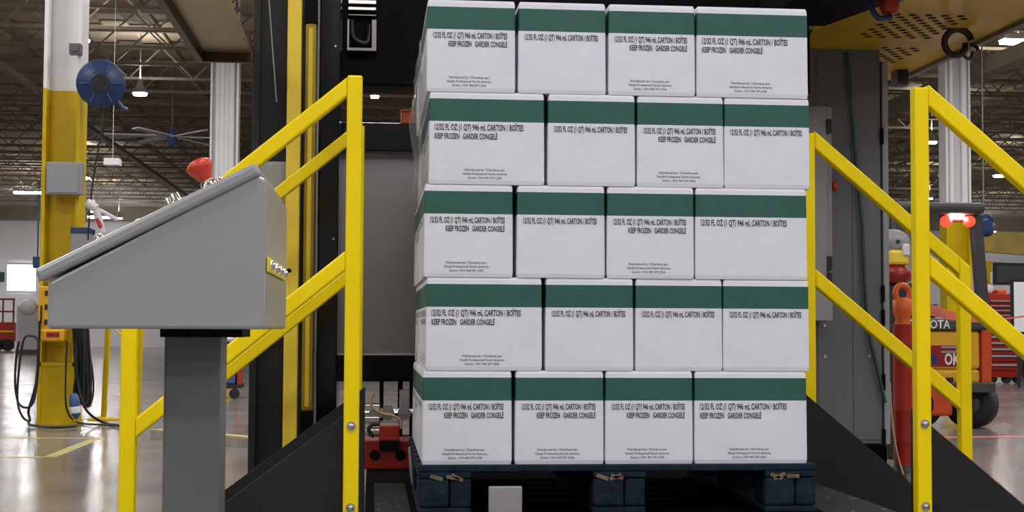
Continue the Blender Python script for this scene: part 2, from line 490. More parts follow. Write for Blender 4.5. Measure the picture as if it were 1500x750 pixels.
one(MB().box(p.x - .1, p.x + .1, 19.83, 20.03, p.z - .05, p.z + .04).cyl((p.x, 19.93, p.z + .04), (p.x, 19.93, ZC - .001), .003, n=6), 'access_point', 'paper', 'small white box hanging under the dark roof left of the console', 'box')
# grey cabinet on the far side of the column, right
p, q = at(104, 333, CY - .05), at(128, 480, CY - .05)
t = thing('wall_cabinet', 'narrow grey cabinet with blue top edge on right side of yellow column', 'cabinet', ((p.x + q.x) / 2, CY + .05, q.z))
MB().box(p.x, q.x, CY - .05, CY + .2, q.z, p.z - .05).build('body', 'grey_lt', t, .004)
MB().box(p.x - .004, q.x + .004, CY - .055, CY + .2, p.z - .05, p.z).build('top', 'blue', t, .004)
# yellow holder
p, q = at(56, 419, CY - .16), at(94, 500, CY - .16)
t = thing('cable_holder', 'amber plastic cable holder with slots strapped to the yellow column', 'holder', ((p.x + q.x) / 2, CY - .1, q.z))
zb = at(60, 482, CY).z
MB().box(p.x, p.x + .09, CY - .15, CY - .03, q.z, p.z).build('upright', 'amber', t, .012)
MB().box(p.x, q.x, CY - .17, CY - .0, q.z, zb).build('tray', 'amber', t, .015)
for yy in (430, 450, 472):
    z = at(60, yy, CY).z; MB().box(p.x + .055, p.x + .08, CY - .158, CY - .148, z - .022, z + .022).build('slot', 'hosem', t)
z = at(60, 490, CY).z; MB().box(p.x + .08, q.x - .04, CY - .178, CY - .168, z - .02, z + .02).build('slot', 'red_dk', t)
MB().box(p.x + .02, p.x + .035, CY - .158, CY - .148, zb + .05, zb + .2).build('slot', 'hosem', t)
# grey disc
p = at(42, 450, CY - .1)
t = thing('round_mirror', 'round grey disc on an arm left of the yellow column', 'mirror', (p.x, CY, p.z - .08))
MB().lathe(p, (0, -1, 0), [(-.03, .05), (-.01, .07), (.01, .074), (.03, .06), (.035, .02)], 24).build('disc', 'grey_lt', t)
MB().cyl(p + Vector((0, .03, 0)), (cxa + .01, CY + .1, p.z + .03), .012, n=8).build('arm', 'steel', t)
# cords of the column
def cord(name, pts, Y, r, label, m='hosem', z0=None):
    P = [at(x, y, Y) if y < 616 else atz(x, y, .02) for x, y in pts]
    return one(MB().tube(P, r, 7), name, m, label, 'cable')


cord('power_cable', ((58, 470), (57, 500), (53, 560), (42, 600), (44, 614), (44, 622), (80, 626), (112, 624)), CY - .2, .012, 'black cable running down the left edge of the yellow column to the floor')
cord('power_cable', ((28, 500), (24, 520), (22, 560), (27, 590), (40, 597), (50, 585), (56, 540), (56, 500), (44, 492), (34, 500), (27, 550), (26, 590), (34, 612), (44, 617)), CY - .26, .010, 'black cable hanging in an open loop left of the yellow column')
cord('power_cable', ((110, 500), (114, 560), (126, 600), (150, 618), (176, 624)), CY - .15, .012, 'black cable sweeping over the floor from the coil to the yellow railing')
cord('power_cable', ((98, 500), (96, 560), (98, 600), (112, 618), (140, 622), (172, 622)), CY - .22, .008, 'thin grey cable lying on the floor in front of the blue plug')
k = MB()
t = thing('cable_coil', 'thick bundle of black cable hanging right of the yellow column', 'cable', at(118, 600, CY))
random.seed(5)
for i in range(13):
    a = 111 + random.random() * 16; b = a + random.uniform(-4, 9); yb = 575 + random.random() * 22; Yc = CY - .12 + i * .022
    MB().tube([at(a, 470, Yc), at(a + random.uniform(-2, 3), 530, Yc), at((a + b) / 2 - 2, yb - 8, Yc), at((a + b) / 2 + 1, yb, Yc + .01), at(b + 2, yb - 12, Yc + .02), at(b, 520, Yc + .02), at(b - 3, 470, Yc + .02)], .013, 6).build('loop', 'hosem', t)
MB().tube([at(120, 476, CY), at(128, 500, CY), at(137, 560, CY), at(133, 592, CY), at(127, 580, CY), at(130, 500, CY)], .009, 6).build('loop', 'hosem', t)
p, q = at(108, 578, CY - .2), at(112, 614, CY - .2)
t = thing('cable_plug', 'blue and white connector plug hanging at the foot of the cable coil', 'plug', q)
MB().lathe(q, p - q, [(0, .012), (.03, .03), (.05, .042), (.16, .045), (.2, .036), (.22, .02)], 16).build('body', 'blue_lt', t)
MB().lathe(q + (p - q) * .25, p - q, [(0, .046), (.05, .048), (.055, .046)], 16).build('collar', 'paper', t)

# floor paint
def tape(pts, wd, m, name, label):
    k = MB()
    for a, b in zip(pts, pts[1:]):
        d = (b - a).normalized(); n = Vector((-d.y, d.x, 0)) * wd / 2; a = a - d * wd / 2; b = b + d * wd / 2
        z = Vector((0, 0, .001)); k.prism([a + n, b + n, b - n, a - n], z)
    return one(k, name, m, label, 'floor marking')


P = lambda x, y: atz(x, y, 0.0005)
tape([P(-60, 641), P(142, 642), P(72, 670), P(-60, 670)], .085, 'yelline', 'floor_tape', 'faded yellow tape outline on the floor in front of the left column')
tape([P(100, 614), P(178, 614)], .10, 'yelline', 'floor_tape', 'short yellow floor line behind the column foot')
tape([P(1368, 641), P(1580, 638)], .10, 'redline', 'floor_tape', 'red line across the floor at right before the forklift')
tape([P(-60, 580), P(50, 579)], .07, 'paper', 'floor_tape', 'pale floor line left of the yellow column')

# thin yellow barrier behind
p = at(154, 484, 13.6)
t = thing('barrier_post', 'thin yellow barrier post on the floor right of the cable coil', 'post', (p.x, 13.6, 0))
zt = .98; xq_ = at(203, 484, 13.4).x - .03
MB().cyl((p.x, 13.6, .01), (p.x + .03, 13.6, zt), .026, n=12).build('pole', 'yellow_col', t)
MB().lathe((p.x, 13.6, 0), (0, 0, 1), [(0, .14), (.015, .14), (.03, .04)], 20).build('base', 'yellow_col', t)
MB().tube([(p.x + .03, 13.58, .95), ((p.x + xq_) / 2, 13.47, .78), (xq_, 13.38, .80)], .008, 6).build('rope', 'yellow_pale', t)
t = thing('barrier_post', 'second thin yellow barrier post, just right of the near left railing post', 'post', (at(203, 484, 13.4).x, 13.4, 0))
xq = at(203, 484, 13.4).x
MB().cyl((xq, 13.4, .01), (xq + .02, 13.4, .90), .028, n=12).build('pole', 'yellow_col', t)
MB().lathe((xq, 13.4, 0), (0, 0, 1), [(0, .07), (.015, .07), (.03, .04)], 20).build('base', 'yellow_col', t)
# kerb strip
p = atz(220, 643, 0); q = atz(365, 656, 0)
t = thing('floor_kerb', 'low concrete kerb with yellow top strip behind the console pedestal', 'kerb', ((p.x + q.x) / 2, p.y, 0))
d = (q - p); d.z = 0
n = Vector((-d.y, d.x, 0)).normalized() * .12
MB().prism([p, q, q + n, p + n], (0, 0, .06)).build('kerb', 'kerb', t)
MB().prism([v + Vector((0, 0, .0601)) for v in (p, q, q + n, p + n)], (0, 0, .012)).build('top_strip', 'yelline', t)

# far left red lift
Y = 50; p, q = at(-14, 438, Y), at(20, 508, Y)
t = thing('scissor_lift', 'red scissor lift with cage parked before the far left wall', 'lift', ((p.x + q.x) / 2, Y, 0))
MB().box(p.x, q.x, Y, Y + 1.2, .3, .95).build('chassis', 'red', t, .03)
MB().box(p.x, q.x, Y - .02, Y - .0, .62, .67).build('stripe', 'yellow', t)
for x in (p.x + .25, q.x - .2):
    MB().cyl((x, Y - .05, .2), (x, Y + .15, .2), .2, n=18).build('wheel', 'tyre', t)
zt = p.z
cg = MB()
for x in (p.x + .05, p.x + .4, q.x - .04): cg.cyl((x, Y + .05, .95), (x, Y + .05, zt), .03, n=8)
for z in (1.3, zt): cg.cyl((p.x, Y + .05, z), (q.x, Y + .05, z), .03, n=8)
cg.build('cage', 'red_dk', t)
Y = 44; p, q = at(24, 448, Y), at(62, 507, Y)
t = thing('wrapped_load', 'pale plastic wrapped load on skid in the far left background', 'load', ((p.x + q.x) / 2, Y, 0))
MB().box(p.x, q.x, Y, Y + .8, .12, p.z).build('bundle', 'paper', t, .05)
MB().box(p.x, q.x, Y, Y + .8, 0, .12).build('skid', 'wood', t)

# blue / dark cart seen between pedestal and machine
Y = 17.5; p, q = at(303, 545, Y), at(352, 580, Y)
t = thing('service_cart', 'dark service cart with blue bin and white bag, behind the console pedestal', 'cart', ((p.x + q.x) / 2, Y, 0))
MB().box(p.x, q.x, Y, Y + .5, .12, .17).build('deck', 'hosem', t)
MB().box(p.x + .03, p.x + .2, Y + .02, Y + .45, .17, .42).build('motor', 'red_dk', t, .03)
MB().box(q.x - .2, q.x - .06, Y + .02, Y + .4, .17, .62).build('bin', 'blue_lt', t, .02)
MB().box(q.x - .04, q.x, Y + .02, Y + .3, .17, .75).build('upright', 'red', t)
for x in (p.x + .06, q.x - .07):
    MB().cyl((x, Y - .02, .06), (x, Y + .04, .06), .06, n=16).build('wheel', 'tyre', t)
MB().box(p.x + .05, p.x + .3, Y + .1, Y + .4, .42, .66).build('bucket', 'blue', t, .05)
MB().box(p.x + .0, q.x - .08, Y + .1, Y + .4, .663, .74).build('bag', 'paper', t, .035)

# ------------------------------------------------------------------ machine
PZ = .28
FN, FF = 4.40, 5.50
mt = thing('pallet_machine', 'black and grey pallet handling machine standing behind the carton stack', 'machine', (.8, 6.4, 0))
xl, xr = -.02, 2.62
pf = thing('platform', 'black machine platform under the blue pallet between the railings', 'platform', (.8, 6, 0))
xc_ = at(1294, 640, 7.15).x
MB().prism([(xl, 4.40, 0), (1.644, 4.40, 0), (1.644, 7.10, 0), (xc_, 7.10, 0), (xc_, 7.9, 0), (xl, 7.9, 0)], (0, 0, PZ - .004)).build('slab', 'black_matte', pf)
pb = at(600, 740, 4.7).x
MB().box(xl + .03, pb, 4.42, 5.42, PZ - .004, PZ).build('tread_plate', 'speck', pf)
MB().box(1.41, 1.64, 4.42, 5.42, PZ - .004, PZ).build('tread_plate', 'speck', pf)
# left upright plate and columns
Y = 6.05; a0, a1 = at(372, 100, Y).x, at(462, 300, Y).x
MB().box(a0, a1, Y, Y + .04, .0, 3.2).box(a0, a0 + .03, Y - .05, Y, 0, 3.2).build('upright_plate', 'charcoal', mt, .004)
e0, e1 = at(393, 0, Y - .006), at(404, 150, Y - .006)
MB().prism([e0, e0 + Vector((.006, 0, 0)), e1 + Vector((.006, 0, 0)), e1], (0, .005, 0)).build('edge_trim', 'grey_lt', mt)
Y = 6.2; b0, b1 = at(466, 300, Y).x, at(496, 300, Y).x
MB().box(b0, b1, Y, Y + .5, PZ, 3.2).build('upright', 'black_gl', mt, .006)
MB().box(b0 - .012, b0 - .002, Y - .01, Y + .02, PZ, 3.2).build('edge_strip', 'grey_lt', mt)
for yy in (68, 140, 350):
    pz = at(480, yy, Y).z; MB().cyl((b1 - .02, Y - .012, pz), (b1 - .02, Y, pz), .004, n=10).build('bolt', 'steel', mt)
# hood; the aluminium bars stand in for lamp stripes reflected in it
Y = 6.75; hz = at(550, 125, Y).z; h0, h1 = at(496, 60, Y).x, at(1187, 60, Y).x
MB().box(h0, h1, Y, Y + .25, hz, 3.2).build('hood', 'black', mt, .01)
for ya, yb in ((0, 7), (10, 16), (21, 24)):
    g, e = at(510, ya, Y - .03), at(551, yb, Y - .03); MB().box(g.x, e.x, Y - .04, Y, e.z, g.z).build('reflection_bar', 'alu', mt, .003)
g, e = at(509, 28, Y - .05), at(551, 75, Y - .05)
MB().box(g.x, e.x, Y - .06, Y, e.z, e.z + .012).box(g.x, g.x + .008, Y - .05, Y, e.z, g.z).box(e.x - .02, e.x, Y - .05, Y, e.z, g.z).build('bracket', 'steel_br', mt)
MB().tube([(g.x + .02, Y - .02, g.z), (g.x + .03, Y - .04, e.z + .06), (g.x + .09, Y - .04, e.z + .04), (e.x - .03, Y - .02, g.z - .02)], .012, 8).build('hose', 'hosem', mt)
# lower rear wall
Y = 7.05
r0 = at(492, 300, Y).x; r1 = at(1148, 300, Y).x
z1, z2, z3, z4 = (at(570, v, Y).z for v in (185, 226, 520, 558))
MB().box(r0, r1, Y - .12, Y + .1, z2, z1).build('crossbeam', 'black_gl', mt, .006)
MB().box(r0, r1, Y - .08, Y + .1, z4, z3).build('crossbeam', 'black', mt, .006)
MB().box(r0, r1, Y, Y + .03, z3 - .004, z2 + .004).build('rear_panel', 'steel_br', mt)
MB().box(r0, r1, Y - .04, Y, z3, z3 + .006).build('ledge', 'steel', mt)
for x0_, x1_ in ((583, 590), (556, 562), (600, 625)):
    MB().box(at(x0_, 570, Y).x, at(x1_, 570, Y).x, Y, Y + .05, PZ - .004, z4).build('support', 'black', mt)
MB().box(at(490, 230, Y - .5).x, at(493, 230, Y - .5).x, Y - .5, Y - .47, .6, 1.6).build('guide_strip', 'grey_lt', mt)
p, q = at(533, 605, 6.6), at(612, 605, 6.6)
MB().cyl(p, q, .02, n=12).build('shaft', 'chrome', mt)
for x, h in ((550, 14), (568, 10), (592, 34)):
    c = at(x, 605, 6.57); MB().cyl(c - Vector((0, .04, 0)), c + Vector((0, .06, 0)), .03, n=14).box(c.x - .02, c.x + .02, 6.5, 6.62, c.z, c.z + h * .003).build('bearing', 'steel', mt)
for i, yy in enumerate((590, 608, 626, 644)):
    g = at(531, yy, 6.3); e = at(556, yy + 12, 6.3); MB().box(g.x, e.x, 6.3, 6.42, e.z, g.z - .008).build('motor_fin', 'alu', mt, .003)
# overhead tray at left
Y = 6.0; z = at(330, 78, Y).z; xa = at(290, 78, Y).x; xb = a0 - .01
tr = thing('overhead_tray', 'tan sheet metal tray overhead at left with a dark rim', 'tray', ((xa + xb) / 2, 5.3, z))
xa += .022
MB().box(xa, xb, 4.5, Y, z + .004, z + .03).build('pan', 'tan_panel', tr)
MB().box(xa, xb, Y + .001, Y + .03, z - .035, z + .1).build('rim', 'brownrim', tr, .004)
MB().box(xa - .03, xa - .001, 4.5, Y + .03, z - .035, z + .1).build('rim', 'brownrim', tr, .004)
# overhead perforated guard at right
z = 2.26; YG = 8.0; xb = at(1310, 107, YG).x
t = thing('overhead_guard', 'yellow vented sheet metal guard overhead at right beside the machine hood', 'guard', (2.3, 6.2, z))
x_in, xw = h1 + .01, atz(1292, 5, z).x
g1, g2 = atz(1187, 35, z), atz(1292, 5, z)
MB().prism([(x_in, g1.y, z), (xw, g2.y, z), (xw, 5.3, z), (xb, 5.3, z), (xb, YG, z), (x_in, YG, z)], (0, 0, .02)).build('sheet', 'amber_panel', t)
MB().box(xb, xb + .03, 5.3, YG, z - .02, z + .09).build('edge_rail', 'joist_dk', t)
MB().prism([(x_in - .3, g1.y + .02, z - .01), (x_in, g1.y - .01, z - .01), (xw, g2.y - .01, z - .01), (xw, 5.2, z - .01), (x_in - .3, 5.2, z - .01)], (0, 0, .5)).build('hood_wing', 'black', mt)
sl = MB()
def slots(x0_, x1_, py0, py1):
    ya, yb = atz(1350, py0, z).y, atz(1350, py1, z).y; k = 0; yy = ya
    while yy < yb:
        xa_, xb_ = atz(x0_, py0, z).x, atz(x1_, py0, z).x; xx = xa_ + (k % 2) * .037
        while xx < min(xb_, xb - .06):
            sl.add([(xx + math.cos(a) * .019, yy + math.sin(a) * .019, z - .0015) for a in [q * PI / 4 for q in range(8)]], [tuple(reversed(range(8)))])
            xx += .074
        yy += .055; k += 1
slots(1312, 1430, 22, 58); slots(1293, 1352, 71, 94)
sl.build('vent_hole', 'black', t, kind='stuff')
for px, py, r in ((1405, 60, .058), (1424, 74, .03)):
    c = atz(px, py, z - .06); MB().tube([c + Vector((math.cos(a) * r, .01 * a, math.sin(a) * r)) for a in [k * .45 for k in range(15)]], r * .28, 8).build('hose_loop', 'hosem' if r < .05 else 'brownrim', t)
c = atz(1318, 112, z - .03)
MB().box(c.x - .03, c.x + .03, c.y - .05, c.y + .05, z - .08, z).build('clamp', 'hosem', t)
c = atz(1303, 8, z - .05)
t = thing('warning_beacon', 'red and black beacon hanging under the yellow guard at the top right', 'beacon', c)
MB().lathe(c + Vector((0, 0, .05)), (0, 0, -1), [(0, .06), (.03, .06), (.035, .045)], 18).build('base', 'hosem', t)
MB().lathe(c + Vector((0, 0, .015)), (0, 0, -1), [(0, .042), (.03, .04), (.05, .03), (.055, .01)], 18).build('dome', 'red', t)
MB().tube([c + Vector((-.06, 0, .05)), c + Vector((-.09, -.02, 0)), c + Vector((-.06, -.03, -.06)), c + Vector((.0, -.02, -.05))], .012, 8).build('conduit', 'blue', t)
# cabinet at right
Y = 7.15; p, q = at(1150, 70, Y), at(1293, 649, Y)
cb = thing('control_cabinet', 'tall grey control cabinet on the platform right of the stack', 'cabinet', ((p.x + q.x) / 2, Y + .25, PZ))
zt = at(1240, 72, Y).z
MB().box(p.x, q.x, Y, Y + .5, PZ, zt).build('body', 'grey_cab', cb, .004)
e = at(1301, 300, Y).x
MB().box(q.x + .008, e, Y - .01, Y + .5, PZ, at(1298, 90, Y).z).build('side_strip', 'grey', cb, .003)
MB().box(q.x - .001, q.x + .008, Y + .02, Y + .45, PZ, zt - .08).build('seam', 'black', cb)
xs = at(1246, 80, Y).x
for za, zb_ in ((PZ + .02, zt - .02),):
    MB().box(q.x - .33, xs - .003, Y - .004, Y, za, zb_).build('door_leaf', 'grey_cab', cb, .002)
    MB().box(xs + .003, q.x - .012, Y - .004, Y, za, zb_).build('door_leaf', 'grey_cab', cb, .002)
for yy in (200, 430, 465, 560, 640):
    zz = at(1299, yy, Y).z; MB().cyl((q.x + .004, Y - .012, zz - .04), (q.x + .004, Y - .012, zz + .04), .009, n=8).build('hinge', 'black', cb)
for x, yy in ((1207, 477), (1208, 522), (1273, 522), (1205, 190)):
    c = at(x, yy, Y); MB().cyl((c.x, Y - .01, c.z), (c.x, Y - .003, c.z), .008, n=8).build('rivet', 'steel', cb)
Y2 = 6.95; p, q = at(1165, 155, Y2), at(1213, 470, Y2)
t = thing('junction_cabinet', 'lighter grey narrow cabinet in front of the tall control cabinet', 'cabinet', ((p.x + q.x) / 2, Y2 + .1, q.z))
MB().box(p.x, q.x, Y2, Y2 + .194, q.z, p.z).build('body', 'grey_lt', t, .004)
MB().box(q.x + .002, q.x + .03, Y2 + .02, Y2 + .194, q.z, p.z).build('side_flange', 'grey_lt', t, .003)
for yy in (185, 386, 410):
    z = at(1218, yy, Y2).z; MB().box(q.x - .004, q.x + .02, Y2 - .012, Y2 + .03, z - .035, z + .035).build('latch', 'hosem', t, .003)
c = at(1223, 271, Y2)
MB().lathe((q.x + .03, Y2 + .06, c.z), (1, -.3, 0), [(0, .012), (.015, .012), (.016, .026), (.035, .024), (.04, .01)], 14).build('red_knob', 'button', t)
one(MB().tube([at(x, yy, Y - .03) for x, yy in ((1240, 76), (1246, 150), (1256, 260), (1263, 330), (1266, 400), (1272, 480), (1284, 535), (1297, 590))], .009, 7), 'control_cable', 'cable', 'dark green cable running down the front of the tall grey cabinet', 'cable')

# tall yellow posts beside the machine
Y = 5.85
def tall_post(px, label, ztop=3.0):
    x = at(px, 480, Y).x
    t = thing('machine_post', label, 'post', (x, Y, 0))
    MB().box(x - .027, x + .027, Y - .027, Y + .027, .012, ztop).build('tube', 'yellow_pale', t, .005)
    MB().box(x - .06, x + .06, Y - .06, Y + .06, 0, .012).build('foot', 'yellow_pale', t)
    return t, x
t, x = tall_post(426.5, 'tall yellow square post left of the stack, running out of the top')
c = at(424, 397, Y); MB().cyl((c.x, Y - .0285, c.z), (c.x, Y - .026, c.z), .009, n=12).build('bolt_hole', 'black', t)
mbr = MB(); z = at(400, 395, Y).z
mbr.box(at(385, 395, Y).x, x - .027, Y - .02, Y - .008, z - .05, z + .05).build('bracket', 'yellow_pale', t)
for px in (388, 398, 405, 413):
    c = at(px, 395 + (px - 388) * .3, Y); MB().cyl((c.x, Y - .03, c.z), (c.x, Y - .02, c.z), .009, n=10).build('bolt', 'chrome', t)
# light curtain
Y = 5.98; x0_, x1_ = at(445, 300, Y).x, at(461, 300, Y).x
za, zb_ = at(450, 602, Y).z, at(455, 36, Y).z
t = thing('light_curtain', 'amber light curtain housing between tall yellow post and black upright', 'sensor', ((x0_ + x1_) / 2, Y, 0))
MB().box(x0_, x1_, Y - .03, Y + .03, za, zb_).build('housing', 'yellow_dark', t, .008)
MB().box(x0_ + .014, x1_ - .014, Y - .034, Y - .03, za + .02, zb_ - .02).build('lens_strip', 'yellow_pale', t)
MB().box(x0_ - .004, x1_ + .004, Y - .034, Y + .034, 0, za).build('foot', 'black', t)
MB().box(x0_ - .004, x1_ + .004, Y - .034, Y + .034, zb_, zb_ + .1).build('end_cap', 'black', t, .004)
# grey panel behind console right
Y = 6.5; p, q = at(360, 237, Y), at(420, 480, Y)
# grey box hung on the upright plate
Y = 5.93; p, q = at(376, 236, Y), at(421, 470, Y)
t = thing('terminal_box', 'grey terminal box on dark upright plate behind the console corner', 'box', ((p.x + q.x) / 2, Y, q.z))
MB().box(p.x, q.x, Y, Y + .07, q.z, p.z).build('enclosure', 'grey', t, .006)
MB().box(p.x + .01, q.x - .01, Y - .008, Y, q.z + .01, p.z - .01).build('lid', 'grey_lt', t, .004)
# orange box on beam
Y = 6.95; p, q = at(588, 160, Y), at(640, 185, Y)
t = thing('orange_bin', 'bright orange box on the black crossbeam left of the stack', 'box', ((p.x + q.x) / 2, Y + .08, z1))
MB().box(p.x, q.x, Y, Y + .16, z1, p.z - .01).build('body', 'orange', t, .008)
MB().box(p.x - .004, q.x + .004, Y - .004, Y + .164, p.z - .01, p.z).build('lid', 'orange', t, .003)
# red module
Y = 5.98; p, q = at(531, 645, Y), at(606, 681, Y)
t = thing('red_actuator', 'red machined block with two round holes, at machine foot left of the stack', 'actuator', ((p.x + q.x) / 2, Y + .1, PZ - .004))
MB().box(p.x, q.x, Y, Y + .2, PZ - .004, p.z).build('base_block', 'red_dk', t, .006)
for px in (549, 587):
    c = at(px, 667, Y); MB().cyl((c.x, Y - .003, c.z), (c.x, Y + .01, c.z), .022, n=20).cyl((c.x, Y - .006, c.z), (c.x, Y, c.z), .012, n=14).build('hole', 'black', t)
a, b = at(556, 622, Y), at(585, 658, Y)
MB().box(a.x, b.x, Y - .03, Y + .12, b.z + .035, a.z).build('upper_block', 'red', t, .006)
MB().box(a.x + .004, b.x - .004, Y - .02, Y + .1, a.z, a.z + .01).build('top_plate', 'alu', t)
MB().box(a.x, b.x, Y - .028, Y + .05, b.z, b.z + .035).build('recess', 'black', t)
one(MB().tube([at(x, yy, Y - .05) for x, yy in ((548, 575), (543, 588), (547, 598), (560, 606), (576, 609), (586, 616), (588, 628))], .006, 7), 'sensor_wire', 'tan', 'tan sensor wire curling above the red block', 'cable')
one(MB().tube([at(x, yy, Y - .06) for x, yy in ((548, 640), (540, 630), (545, 622), (556, 621))], .008, 7), 'sensor_wire', 'hosem', 'black wire loop entering the red block from the left', 'cable')
one(MB().tube([at(x, yy, 5.2) for x, yy in ((600, 655), (603, 690), (606, 718), (600, 723), (607, 730), (612, 752))], .006, 7), 'guide_rod', 'grey_lt', 'thin bent steel rod rising at the left rear corner of the pallet', 'rod')

# ------------------------------------------------------------------ railings
TW = .046


def railing(lab, side, Yf, bolts, dx=0.0):
    """yellow stair railing with a dark kick plate; traced on the near plane, then set at depth Yf"""
    A = lambda x, y: at(x, y, FN)
    if side == 'left':
        xi0, xi1 = -.084, -.038
        top = (A(319, 262.5), A(509, 112)); mid = (A(304, 528), A(506, 367)); dt = A(505, 367).z - A(505, 396).z
        xo0 = A(174, 650).x; xo1 = xo0 + TW; hyp = (A(420, 671), A(500, 612)); thick = A(505, 112).z - A(505, 140.5).z
    else:
        xi0, xi1 = 1.672, 1.718
        top = (A(1500, 245), A(1363, 125)); mid = (A(1500, 490), A(1364, 373.5)); dt = .068; thick = .068
        xo0 = 2.29; xo1 = xo0 + TW; hyp = (A(1500, 734), A(1367.5, 621))
    ln = lambda seg, x: seg[0].z + (seg[1].z - seg[0].z) * (x - seg[0].x) / (seg[1].x - seg[0].x)
    zt = A(520, 110).z
    Yb = Yf + TW
    t = thing('safety_railing', lab, 'railing', ((xi0 + xo0) / 2, Yf, 0), 'yellow stair railings beside the machine')
    hz = lambda x: max(.0, ln(hyp, x))
    MB().box(xi0, xi1, Yf, Yb, PZ if 0 else .05, zt).build('post', 'yellow', t, .006)
    zo = ln(top, (xo0 + xo1) / 2)
    MB().prism([(xo0, Yf, 0.02), (xo1, Yf, 0.02), (xo1, Yf, ln(top, xo1)), (xo0, Yf, ln(top, xo0))], (0, TW, 0)).build('post', 'yellow', t, .006)
    xa, xb = (xo1, xi0) if side == 'left' else (xi1, xo0)
    for seg, th in ((top, thick), (mid, dt)):
        MB().prism([(xa, Yf + .0008, ln(seg, xa)), (xb, Yf + .0008, ln(seg, xb)), (xb, Yf + .0008, ln(seg, xb) - th), (xa, Yf + .0008, ln(seg, xa) - th)], (0, TW - .0016, 0)).build('rail', 'yellow', t, .006)
    # kick plate on the walkway side of the posts
    s = (hyp[1].z - hyp[0].z) / (hyp[1].x - hyp[0].x)
    xi = xi1 + .012 if side == 'left' else xi0 - (0 if bolts else .04)
    x_end = hyp[0].x - (hyp[0].z) / s
    yk = Yb + .001 if bolts else Yf - .013
    pts = [(xi, yk, 0), (xi, yk, ln(hyp, xi)), (x_end, yk, 0)]
    if not bolts and side == 'right':
        pts = [(xi, yk, PZ), (xi, yk, ln(hyp, xi)), (x_end, yk, 0), (xi + .05, yk, 0), (xi + .05, yk, PZ)]
    MB().prism(pts, (0, .012, 0)).build('kick_plate', 'charcoal', t)
    t.location.x += dx
    if bolts:
        for yy in bolts:
            px = 512 if side == 'left' else 1356
            c = at(px, yy, Yf); xc = (xi0 + xi1) / 2
            MB().cyl((xc, Yf - .003, c.z), (xc, Yf, c.z), .014, n=18).lathe((xc, Yf - .003, c.z), (0, -1, 0), [(0, .010), (.006, .010), (.009, .004)], 6).build('bolt', 'steel', t)


railing('yellow railing with dark kick plate at left front, crossing behind the grey console', 'left', FN, (624, 744))
railing('rear left yellow railing, mostly hidden behind the left front railing', 'left', FF, ())
railing('yellow railing at right front with two bolts at its foot, running out of the picture', 'right', FN, (621, 742))
railing('rear right yellow railing in front of the tall grey cabinet', 'right', FF, (), -.026)

# ------------------------------------------------------------------ pallet and cartons
ZP = .283; PH = .1484
bl, br = at(620, 681, 4.5), at(1184, 677, 4.5)
RZ = math.atan2(br.y - bl.y, br.x - bl.x)
SX = Matrix.Translation((bl.x, 4.5, 0)) @ Matrix.Rotation(RZ, 4, 'Z')     # stack frame: x along the front, y back
PW, PD = 1.238, 1.13
pal = thing('pallet', 'worn blue wooden block pallet under the white cartons', 'pallet', SX @ Vector((.6, PD / 2, ZP)))
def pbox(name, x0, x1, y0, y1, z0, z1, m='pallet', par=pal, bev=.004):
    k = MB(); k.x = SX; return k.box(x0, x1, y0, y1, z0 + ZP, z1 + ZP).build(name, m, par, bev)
px0 = -.016; bw = .162; bd = .14
bxs = (px0, px0 + (PW - bw) / 2, px0 + PW - bw)
for y in (-.014, (PD - bd) / 2, PD - bd):
    for x in bxs:
        k = MB(); k.x = SX
        n = 7
        random.seed(int(x * 1000 + y * 77))
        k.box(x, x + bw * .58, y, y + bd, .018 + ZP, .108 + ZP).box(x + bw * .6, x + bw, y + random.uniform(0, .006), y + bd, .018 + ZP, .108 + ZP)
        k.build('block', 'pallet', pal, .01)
        if y < 0:
            for i in range(3):      # splintered raw wood at the block's top
                cx = x + random.uniform(.02, bw - .02); k2 = MB(); k2.x = SX @ Matrix.Translation((cx, y + .01, ZP + .11)) @ Matrix.Rotation(random.uniform(-.5, .5), 4, 'Y')
                k2.box(-.02, .02, -.012, .0, -.006, .006).build('splinter', 'wood', pal, .002)
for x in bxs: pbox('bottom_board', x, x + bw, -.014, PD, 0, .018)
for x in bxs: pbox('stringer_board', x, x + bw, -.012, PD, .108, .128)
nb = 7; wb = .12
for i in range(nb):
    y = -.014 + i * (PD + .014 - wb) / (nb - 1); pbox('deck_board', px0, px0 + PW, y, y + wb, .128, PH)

CS, CL, CH = .2765, .3595, .2866
def carton_mesh(w_, d_, name):
    """tapered carton: white strip, green band, white body; front at y=0, centred in x, base z=0"""
    m = MB(); zs = [0, .012, .68 * CH, .925 * CH, CH - .008, CH]; ins = [.002, 0, .0012, .0018, .0026, .0055]
    r = .005; rings = []
    for z, i in zip(zs, ins):
        x, y0, y1 = w_ / 2 - i, i, d_ - i
        ring = []
        for cx, cy, a0 in ((-x + r, y0 + r, PI), (x - r, y0 + r, 1.5 * PI), (x - r, y1 - r, 0), (-x + r, y1 - r, .5 * PI)):
            for k in range(3):
                a = a0 + k * PI / 4; ring.append((cx + r * math.cos(a), cy + r * math.sin(a), z))
        rings.append(ring)
    vs = [v for rg in rings for v in rg]; n = 12
    for k in range(5):
        m.add(vs, [(k * n + i, k * n + (i + 1) % n, (k + 1) * n + (i + 1) % n, (k + 1) * n + i) for i in range(n)], 1 if k == 2 else 0)
    m.add(vs, [tuple(reversed(range(n))), tuple(range(5 * n, 6 * n))], 0)
    return m.mesh(name, ['white', 'green'])


